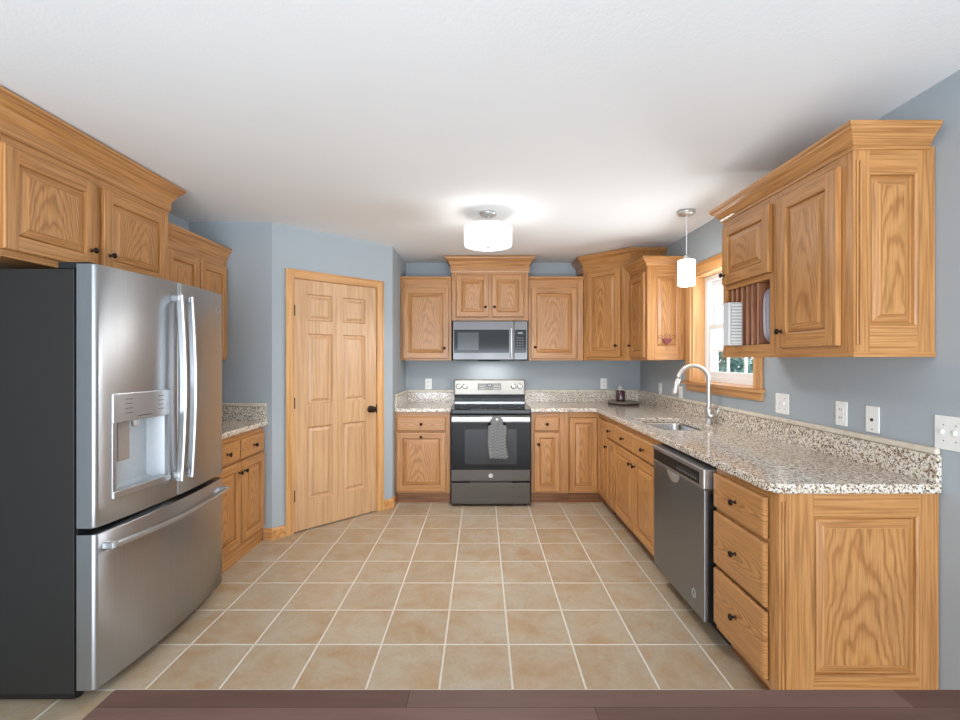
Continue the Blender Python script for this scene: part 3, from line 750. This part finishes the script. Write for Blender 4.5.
# dispenser
bm = NB(); q = [(hx0, hz0), (hx1, hz0), (hx1, 1.135), (hx0, 1.135)]
fv = [bm.verts.new((x, fy(x)+.001, z)) for x, z in q]; bv = [bm.verts.new((x, y, z)) for x, y, z in ((hx0+.025, .055, hz0+.03), (hx1-.025, .055, hz0+.03), (hx1-.025, .055, 1.130), (hx0+.025, .055, 1.130))]
for i in range(4): bm.faces.new((fv[i], fv[(i+1) % 4], bv[(i+1) % 4], bv[i]))
bm.faces.new(bv)
dp = obj('dispenser_niche', bm, NICHE, ld)
bm = NB()
def strip(bm, x0, x1, z0, z1, o0, o1, n=6):
    lo = []
    for i in range(n+1):
        x = x0+(x1-x0)*i/n
        lo.append([bm.verts.new((x, fy(x)-o1, z0)), bm.verts.new((x, fy(x)-o1, z1)), bm.verts.new((x, fy(x)+o0, z1)), bm.verts.new((x, fy(x)+o0, z0))])
    for a, b in zip(lo, lo[1:]):
        for k in range(4): bm.faces.new((a[k], a[(k+1) % 4], b[(k+1) % 4], b[k]))
    bm.faces.new(lo[0]); bm.faces.new(lo[-1][::-1])
strip(bm, hx0-.004, hx1+.004, 1.130, hz1+.003, .04, .008); obj('control_panel', bm, SOFTST, ld, bevel=.003)
bm = NB()
for sx in (hx0+.07, hx1-.06):
    for i in range(4): strip(bm, sx-.018, sx+.018, 1.165+i*.02, 1.168+i*.02, -.0085, .0092, 1)
strip(bm, .19, .27, 1.146, 1.150, -.0085, .0092, 1)
obj('control_marks', bm, MARKD, ld)
bm = NB(); strip(bm, hx0-.004, hx1+.004, hz0-.004, hz0+.026, .04, .010); obj('drip_tray', bm, SOFTST, ld, bevel=.003)
for a_, b_ in ((hx0-.004, hx0+.012), (hx1-.012, hx1+.004)):
    bm = NB(); strip(bm, a_, b_, hz0+.026, 1.130, .01, .005, 1); obj('niche_frame', bm, SOFTST, ld)
obj('paddle', box(NB(), hx0+.06, hx0+.125, .012, .02, .955, 1.125), plain('mottled_paddle', srgb(160, 148, 140), .35), ld, bevel=.003)
obj('spout', lathe(NB(), [(.012, 1.095), (.014, 1.10), (.016, 1.135)], 12, Matrix.Translation((.235, .015, 0))), CHROME, ld)
# handles
def vhandle(x, par):
    pts = []
    for i in range(17):
        s = i/16; z = .80+.915*s; pts.append((x, fy(x)-.036-.018*math.sin(PI*s), z))
    hnd = obj('handle', tube(NB(), pts, 0, 8, (.018, .009), up=(1, 0, 0)), SOFTST, par)
    for z in (.815, 1.685): obj('bracket', box(NB(), x-.013, x+.013, fy(x)-.042, fy(x)+.002, z, z+.03), SOFTST, hnd, bevel=.004)
vhandle(FW/2-.046, ld); vhandle(FW/2+.034, rd)
pts = [(.035+(FW-.07)*i/20, fy(.035+(FW-.07)*i/20)-.040-.012*math.sin(PI*i/20), .632) for i in range(21)]
hnd = obj('handle', tube(NB(), pts, 0, 8, (.014, .009), up=(0, 0, 1)), SOFTST, dw_)
for x in (.045, FW-.045): obj('bracket', box(NB(), x-.014, x+.014, fy(x)-.042, fy(x)+.004, .619, .645), SOFTST, hnd, bevel=.004)
for x in (.01, FW-.075): obj('hinge_cover', box(NB(), x, x+.065, .03, .16, 1.766, 1.795), BLACK, fr_, bevel=.004)
bx = FW-.075; badge(rd, bx, fy(bx)-.0005, 1.69, .024)

# ------------------------------------------------------------------ range
rg = thing('range', 'stainless electric range with black oven door between the base cabinets', 'range', (.083, 4.385, 0), 0)
hw = .377
obj('body', box(NB(), -hw, hw, .03, .70, .025, .900), DGREY, rg)
for x in (-.33, .33):
    for y in (.08, .62): obj('foot', lathe(NB(), [(.02, 0), (.02, .012), (.01, .026)], 10, Matrix.Translation((x, y, 0))), BLACK, rg)
obj('cooktop', box(NB(), -hw-.003, hw+.003, -.012, .655, .8765, .922), GLASSB, rg, bevel=.008, seg=3)
for x, y, r in ((-.19, .15, .11), (.19, .15, .10), (-.19, .46, .08), (.19, .46, .09)):
    bm = prism(NB(), [(x+r*math.cos(2*PI*i/32), y+r*math.sin(2*PI*i/32)) for i in range(32)], .9221, .9226, 0, [[(x+(r-.004)*math.cos(2*PI*i/32), y+(r-.004)*math.sin(2*PI*i/32)) for i in range(32)]])
    obj('burner_ring', bm, MARKD, rg)
bg_ = obj('backguard', box(NB(), -.385, .385, .655, .715, .905, 1.175), steel('warm_steel', srgb(172, 166, 156), .4, 'X'), rg, bevel=.012, seg=3)
obj('backguard_glass', box(NB(), -.380, .380, .648, .6545, .935, 1.015), GLASSB, rg, bevel=.002)
obj('backguard_trim', box(NB(), -.380, .380, .640, .6545, .922, .933), SOFTST, rg)
obj('control_display', box(NB(), -.13, .125, .650, .6545, 1.062, 1.135), plain('range_display', srgb(120, 116, 106), .25), bg_, bevel=.004)
obj('clock_window', box(NB(), -.04, .03, .6485, .6499, 1.10, 1.125), DISP, bg_)
bm = text_bm('10:00', .018, .0004); obj('clock_digits', bm, BTN, bg_, (-.005, .6480, 1.1125))
bm = NB()
for i in range(5):
    for j in range(2):
        for x in (-.105+i*.013, .05+i*.014): box(bm, x-.004, x+.004, .6488, .6499, 1.072+j*.028, 1.079+j*.028)
obj('control_buttons', bm, MARK, bg_)
for x in (-.335, -.268, .262, .330):
    m = Matrix.Translation((x, .6545, 1.103)) @ Matrix.Rotation(PI/2, 4, 'X')
    bm = lathe(NB(), [(.031, 0), (.031, .004), (.024, .007), (.022, .028), (.019, .031), (.001, .0315)], 20, m); box(bm, x-.004, x+.004, .615, .624, 1.083, 1.123)
    obj('control_knob', bm, CHROME, bg_, bevel=.001)
dv = obj('oven_door', box(NB(), -hw+.002, hw-.002, -.015, .028, .243, .868), SLATE, rg, bevel=.005)
obj('oven_glass', box(NB(), -hw+.004, hw-.004, -.0175, -.0148, .352, .800), GLASSB, dv)
obj('oven_window', box(NB(), -.245, .245, -.0182, -.0174, .405, .735), plain('oven_inner_glass', srgb(33, 34, 36), .08), dv)
hnd = obj('handle', tube(NB(), [(-.365+.73*i/12, -.062, .833) for i in range(13)], 0, 8, (.024, .012), up=(0, -1, 0)), SOFTST, dv, bevel=0)
for x in (-.345, .345): obj('bracket', box(NB(), x-.015, x+.015, -.056, -.0148, .815, .851), SOFTST, hnd, bevel=.003)
badge(dv, 0, -.0155, .296, .021)
sd = obj('storage_drawer', box(NB(), -hw+.002, hw-.002, -.013, .028, .028, .228), SLATE, rg, bevel=.005)
obj('drawer_grip', prism(NB(), [(-.20, -.0135), (.20, -.0135), (.20, .02), (-.20, .02)], .2285, .2425), BLACK, rg)
# towel on the oven handle
bm = NB(); nx, nz = 14, 26; g = {}
for i in range(nx+1):
    for j in range(nz+1):
        s, q = i/nx-.5, j/nz
        wdt = .118 if q < .06 else (.118+.06*min(1, (q-.06)/.2)) if q > .18 else .118-.01*q/.18
        top = .866-(.030*(2*s)**2 if q < .12 else .030*(2*s)**2*max(0, 1-(q-.12)/.1))
        z = top-q*.395
        fold = .007*math.sin(s*24+q*3)*min(1, q*3)+.004*math.sin(s*50+1)
        g[i, j] = bm.verts.new((s*wdt+.035*(q**2)*.6+.006*math.sin(q*7), fold*(1 if q > .2 else .4), z))
for i in range(nx):
    for j in range(nz): bm.faces.new((g[i, j], g[i+1, j], g[i+1, j+1], g[i, j+1])).smooth = True
tw = thing('hand_towel', 'grey woven hand towel buttoned over the oven door handle', 'towel', (.083+.052, 4.385-.088, .0))
o = obj('cloth', bm, TOWEL, tw); sol = o.modifiers.new('thickness', 'SOLIDIFY'); sol.thickness = .006; sol.offset = 0
obj('loop_flap', box(NB(), -.045, .045, .002, .045, .8605, .866), TOWEL, tw, bevel=.002)
obj('button', lathe(NB(), [(.011, 0), (.012, .002), (.009, .004), (.001, .0042)], 16, Matrix.Translation((.004, -.005, .838)) @ Matrix.Rotation(PI/2, 4, 'X')), BTN, tw, smooth=True)

# ------------------------------------------------------------------ microwave
mw = thing('microwave', 'stainless over-the-range microwave under the short cabinet', 'microwave', (.083, 4.70, 1.380), 0)
hm = .379; mh = .408
obj('body', box(NB(), -hm+.004, hm-.004, .03, .40, .006, mh-.001), DGREY, mw)
md = obj('door', box(NB(), -hm, .240, -.01, .0295, .012, mh-.002), STEELD, mw, bevel=.004)
obj('glass', box(NB(), -hm+.012, .192, -.0125, -.0098, .082, .318), GLASSB, md)
obj('inner_window', box(NB(), -hm+.05, -.118, -.0131, -.0124, .11, .29), plain('micro_mesh', srgb(40, 43, 47), .15), md)
hnd = obj('handle', tube(NB(), [(.212, -.040-.014*math.sin(PI*i/12), .045+.285*i/12) for i in range(13)], 0, 8, (.011, .007), up=(1, 0, 0)), SOFTST, md)
for z in (.052, .318): obj('bracket', box(NB(), .203, .221, -.042, -.0098, z-.010, z+.010), SOFTST, hnd, bevel=.002)
mp = obj('control_panel', box(NB(), .243, hm, -.01, .0295, .012, mh-.002), STEELD, mw, bevel=.004)
obj('keypad_glass', box(NB(), .25, hm-.012, -.0125, -.0098, .082, .318), GLASSB, mp)
obj('clock_window', box(NB(), .268, hm-.04, -.0135, -.0124, .270, .296), DISP, mp)
obj('clock_digits', text_bm('10:00', .020, .0004), BTN, mp, (.304, -.0139, .283))
bm = NB()
for i in range(3):
    for j in range(6): box(bm, .268+i*.026, .284+i*.026, -.0133, -.0124, .098+j*.026, .112+j*.026)
obj('keys', bm, MARKD, mp)
obj('underside_vent', box(NB(), -.12, .10, .0, .25, -.004, .0055), BLACK, mw)
obj('bottom_trim', box(NB(), -hm+.02, hm-.02, .0, .35, .0, .0058), BLACK, mw)

obj('cooktop_lamp_lens', box(NB(), -.20, -.14, .06, .12, -.002, .0056), LID, mw)
l = bpy.data.lights.new('cooktop_lamp', 'AREA'); l.shape = 'RECTANGLE'; l.size = .40; l.size_y = .14; l.energy = 1.2; l.color = (1, .98, .95)
o = bpy.data.objects.new('cooktop_lamp', l); COL.objects.link(o); o.location = (0, .22, -.006); o.parent = mw

# ------------------------------------------------------------------ dishwasher
dwm = thing('dishwasher', 'stainless dishwasher under the right worktop', 'dishwasher', (RF, 2.915, 0), -PI/2); w = .665
obj('tub', box(NB(), .005, w-.012, .03, .58, .10, CB-.004), BLACK, dwm)
obj('kick_plate', box(NB(), .005, w-.012, .075, .58, 0, .0995), BLACK, dwm)
dd2 = obj('door', box(NB(), 0, w, -.052, .0295, .115, .760), DWST, dwm, bevel=.004)
obj('side_seal', box(NB(), w+.0005, w+.004, -.035, .0295, .115, .74), BLACK, dwm)
dcp = obj('control_panel', box(NB(), 0, w, -.056, .0295, .762, .862), SOFTST, dwm, bevel=.006)
obj('control_strip', box(NB(), .02, w-.045, -.058, -.0555, .778, .838), BLACK, dcp)
bm = NB()
for i in range(9): box(bm, .36+i*.027, .378+i*.027, -.0587, -.0579, .792, .806)
for i in range(9): box(bm, .36+i*.027, .378+i*.027, -.0587, -.0579, .815, .818)
obj('control_marks', bm, MARKD, dcp)
bm = NB()
for i in range(13):
    a = PI*i/12
pts = [(.30+.085*math.cos(PI+PI*i/16), .760+.055*math.sin(PI+PI*i/16)) for i in range(17)]
lo = [bm.verts.new((x, -.0525, z)) for x, z in pts]; mid = bm.verts.new((.30, -.0585, .755))
for a, b in zip(lo, lo[1:]): bm.faces.new((a, b, mid))
bm.faces.new((lo[-1], lo[0], mid))
obj('pocket_handle', bm, CHROME, dd2, smooth=True)
m = Matrix.Translation((w-.11, -.0525, .205)) @ Matrix.Rotation(PI/2, 4, 'X')
bm = NB(); prism(bm, [(.022*math.cos(2*PI*i/24), .022*math.sin(2*PI*i/24)) for i in range(24)], 0, .001, 0, [[(.018*math.cos(2*PI*i/24), .018*math.sin(2*PI*i/24)) for i in range(24)]])
bm.transform(m); obj('round_emblem', bm, MARK, dd2)

# ------------------------------------------------------------------ ceiling light and pendant
cl = thing('ceiling_light', 'white drum ceiling light on a short rod', 'lamp', (.044, 3.355, ZC-.0005))
obj('canopy', lathe(NB(), [(.062, 0), (.062, -.012), (.050, -.022), (.012, -.030)], 28), CHROME, cl, smooth=True)
obj('rod', lathe(NB(), [(.006, -.028), (.006, -.112)], 10), CHROME, cl)
obj('glow_blocker', lathe(NB(), [(.02, -.1035), (.168, -.1035), (.168, -.1055), (.02, -.1055)], 48), WHITE, cl)  # added opaque disc, keeps the shade's upward glow off the ceiling
obj('drum_shade', lathe(NB(), [(.165, -.106), (.170, -.107), (.172, -.112), (.172, -.225), (.169, -.236), (.14, -.240), (.02, -.242)], 48), LAMP, cl, smooth=True)
obj('finial', lathe(NB(), [(.020, -.2425), (.020, -.246), (.012, -.252), (.001, -.254)], 16), CHROME, cl)
pl_ = thing('pendant_light', 'small white glass pendant hanging over the sink', 'lamp', (1.465, 3.31, ZC-.0005))
obj('canopy', lathe(NB(), [(.060, 0), (.060, -.018), (.052, -.026), (.008, -.030)], 28), CHROME, pl_, smooth=True)
obj('cord', lathe(NB(), [(.0035, -.028), (.0035, -.325)], 8), VINYL, pl_)
obj('socket_cap', lathe(NB(), [(.012, -.315), (.020, -.325), (.022, -.352)], 16), CHROME, pl_)
obj('glass_shade', lathe(NB(), [(.052, -.352), (.058, -.356), (.058, -.530), (.052, -.535)], 32), LAMPP, pl_, smooth=True)
def bulb(name, loc, power, r, parent):
    l = bpy.data.lights.new(name, 'POINT'); l.energy = power; l.shadow_soft_size = r; l.color = (1, .98, .95)
    o = bpy.data.objects.new(name, l); COL.objects.link(o); o.location = loc; o.parent = parent
l = bpy.data.lights.new('bulb', 'AREA'); l.shape = 'DISK'; l.size = .30; l.spread = math.radians(150); l.energy = 11; l.color = (1, .985, .96)
o = bpy.data.objects.new('bulb', l); COL.objects.link(o); o.location = (0, 0, -.258); o.parent = cl
bulb('bulb', (0, 0, -.60), 4, .05, pl_)

# ------------------------------------------------------------------ switch and outlet plates
def plate(label, cat, loc, rz, kind, gangs=1, name='wall_outlet', hgt=.118):
    w_ = .072+.046*(gangs-1); t = thing(name, label, cat, loc, rz, 'white wall plates')
    p = obj('cover_plate', box(NB(), -w_/2, w_/2, -.006, -.0003, -hgt/2, hgt/2), WHITE, t, bevel=.003)
    for gi in range(gangs):
        x = -(gangs-1)*.023+gi*.046
        if kind == 'outlet':
            for z in (-.02, .02):
                o = obj('socket', box(NB(), x-.016, x+.016, -.0078, -.0058, z-.014, z+.014), WHITE, t, bevel=.002)
                obj('slots', box(box(NB(), x-.008, x-.005, -.0081, -.0077, z-.004, z+.006), x+.005, x+.008, -.0081, -.0077, z-.004, z+.006), SLOT, o)
        elif kind == 'switch':
            obj('toggle', box(NB(), x-.005, x+.005, -.018, -.0058, -.004, .012), WHITE, t, bevel=.002)
            obj('screw', box(box(NB(), x-.002, x+.002, -.0066, -.0058, .028, .032), x-.002, x+.002, -.0066, -.0058, -.032, -.028), SLOT, t)
        elif kind == 'jack':
            obj('jack', lathe(NB(), [(.007, 0), (.007, .004), (.003, .005)], 12, Matrix.Translation((x, -.0058, -.002)) @ Matrix.Rotation(PI/2, 4, 'X')), SLOT, t)
            obj('screw', box(NB(), x-.003, x+.003, -.0066, -.0058, -.047, -.041), SLOT, t)
    return t
plate('white outlet on the back wall left of the range', 'outlet', (-.592, YB, 1.124), 0, 'outlet')
plate('white outlet on the back wall, left of the candle jar', 'outlet', (1.345, YB, 1.128), 0, 'outlet')
plate('white outlet on the right wall close to the back corner', 'outlet', (XR, 4.53, 1.105), -PI/2, 'outlet')
plate('white switch plate on the right wall behind the faucet, left of the window sill', 'switch', (XR, 4.06, 1.10), -PI/2, 'switch', name='light_switch')
plate('white double switch plate just right of the window sill', 'switch', (XR, 2.688, 1.140), -PI/2, 'switch', 2, name='light_switch')
plate('white outlet under the near cabinet, left of the jack plate', 'outlet', (XR, 2.245, 1.135), -PI/2, 'outlet')
plate('white plate with a dark round jack under the near cabinet', 'jack plate', (XR, 2.066, 1.130), -PI/2, 'jack', name='jack_plate')
plate('wide white switch plate at the right edge, past the worktop end', 'switch', (XR, 1.700, 1.122), -PI/2, 'switch', 3, name='light_switch', hgt=.128)

# ------------------------------------------------------------------ small things
tr = thing('serving_tray', 'round grey stone tray with a dark rim in the worktop corner', 'tray', (1.485, 4.855, CT))
obj('rim', lathe(NB(), [(.150, 0), (.158, .004), (.160, .016), (.155, .0185)], 40), TRAYRIM, tr, smooth=True)
obj('disc', lathe(NB(), [(.154, .0187), (.160, .0205), (.160, .026), (.150, .030), (.02, .030)], 40), SLATEST, tr)
jr = thing('candle_jar', 'dark plum candle jar with a pale lid on the round tray', 'candle', (1.455, 4.855, CT+.0302))
obj('jar', lathe(NB(), [(.040, 0), (.046, .005), (.047, .02), (.047, .100), (.041, .112), (.034, .116)], 28), WAX, jr, smooth=True)
obj('lid', lathe(NB(), [(.034, .1165), (.038, .118), (.038, .132), (.020, .137), (.016, .142), (.022, .152), (.018, .160), (.002, .162)], 24), LID, jr, smooth=True)

og = thing('heart_ornament', 'small dark red heart ornament with curled wires on the narrow cabinet side', 'ornament', (1.583, 3.960, 1.560), 0)
bm = NB(); pts = []
for i in range(28):
    a = 2*PI*i/28; x = .0024*16*math.sin(a)**3; z = .0027*(13*math.cos(a)-5*math.cos(2*a)-2*math.cos(3*a)-math.cos(4*a)); pts.append((x, min(z, .014)))
prism(bm, pts, -.006, .006); bm.transform(Matrix.Translation((0, -.0075, 0)) @ Matrix.Rotation(PI/2, 4, 'X')); obj('heart', bm, REDW, og, bevel=.002)
bm = NB()
for s in (-1, 1):
    tube(bm, [(s*(.012+.02*k/8+.008*math.sin(k*.7)), -.007, .012+.055*k/8*(1-.25*k/8)) for k in range(9)], .0016, 6, up=(0, 1, 0))
    tube(bm, [(s*(.055-.016*math.cos(k*.65)), -.007, .03+.014*math.sin(k*.65)) for k in range(9)], .0016, 6, up=(0, 1, 0))
tube(bm, [(0, -.007, .012), (.002, -.007, .04), (-.001, -.007, .065)], .0016, 6, up=(0, 1, 0))
tube(bm, [(.010*math.sin(k*.9)*(k/8), -.007, -.032-.055*k/8) for k in range(9)], .0016, 6, up=(0, 1, 0))
obj('wire_curls', bm, WIRE, og)

def rack_pt(x, y, z): return (UX2+y, YN1-x, ZB+z)
rb = thing('ribbed_box', 'white ribbed plastic box standing at the front of the plate rack', 'box', rack_pt(.158, -.001, rz0+.001), -PI/2)
obj('shell', box(NB(), -.032, .030, -.066, .011, 0, .238), RIBW, rb, bevel=.004)
bm = NB()
for i in range(13): box(bm, .0312, .0345, -.052, .006, .010+i*.0172, .021+i*.0172)
obj('ribs', bm, RIBW, rb, bevel=.0012)
obj('rib_backing', box(NB(), .0301, .0311, -.056, .009, .006, .232), RIBD, rb)
def platter(label, x, rx, rz, mat, square=1.0, name='platter'):
    """upright dish: a shallow dished disc (square < 1 gives a rounded-rectangular tray)"""
    m = Matrix.Rotation(PI/2, 4, 'Y'); bm = NB()
    prof = [(.02, .004), (.55, .004), (.72, .008), (1, .014), (1, .017), (.7, .012), (.5, .008), (.02, .008)]
    lathe(bm, prof, 40)
    for v in bm.verts:
        r = math.hypot(v.co.x, v.co.y); a = math.atan2(v.co.y, v.co.x); c, q = math.cos(a), math.sin(a)
        v.co.x = rz*r*math.copysign(abs(c)**square, c); v.co.y = rx*r*math.copysign(abs(q)**square, q)
    bm.transform(m)
    return tag(obj(name, bm, mat, None, rack_pt(x, rx+.016, rz0+rz+.001), -PI/2, smooth=True), label, 'plate', 'dishes in the plate rack')
platter('lilac-grey upright serving platter in the rack slot nearest the large door', .378, .130, .153, PLATEG, .45)
platter('lilac-grey upright serving platter just left of the one nearest the large door', .350, .128, .149, PLATEG, .45)
platter('cream plate between the rack dividers, left of the grey platters', .297, .10, .115, PLATEW, 1.0, 'dinner_plate')
platter('dark plum plate in the far rack slot, rim showing above the ribbed box', .098, .125, .142, PLATER, 1.0, 'dinner_plate')

# foreground table
tb = thing('table', 'brown plank-topped table along the bottom edge of the photo', 'table', (.21, .49, 0))
obj('tabletop', box(NB(), -.933, .98, -.42, .420, .712, .75), PLANK, tb, bevel=.003)
bm = NB(); box(bm, -.86, .91, -.36, -.34, .62, .7115); box(bm, -.86, .91, .34, .36, .62, .7115); box(bm, -.86, -.84, -.34, .34, .62, .7115); box(bm, .89, .91, -.34, .34, .62, .7115)
obj('apron', bm, PLANK, tb)
for x in (-.83, .88):
    for y in (-.33, .33): obj('leg', lathe(NB(), [(.022, 0), (.030, .30), (.034, .6195)], 16, Matrix.Translation((x, y, 0))), PLANK, tb)
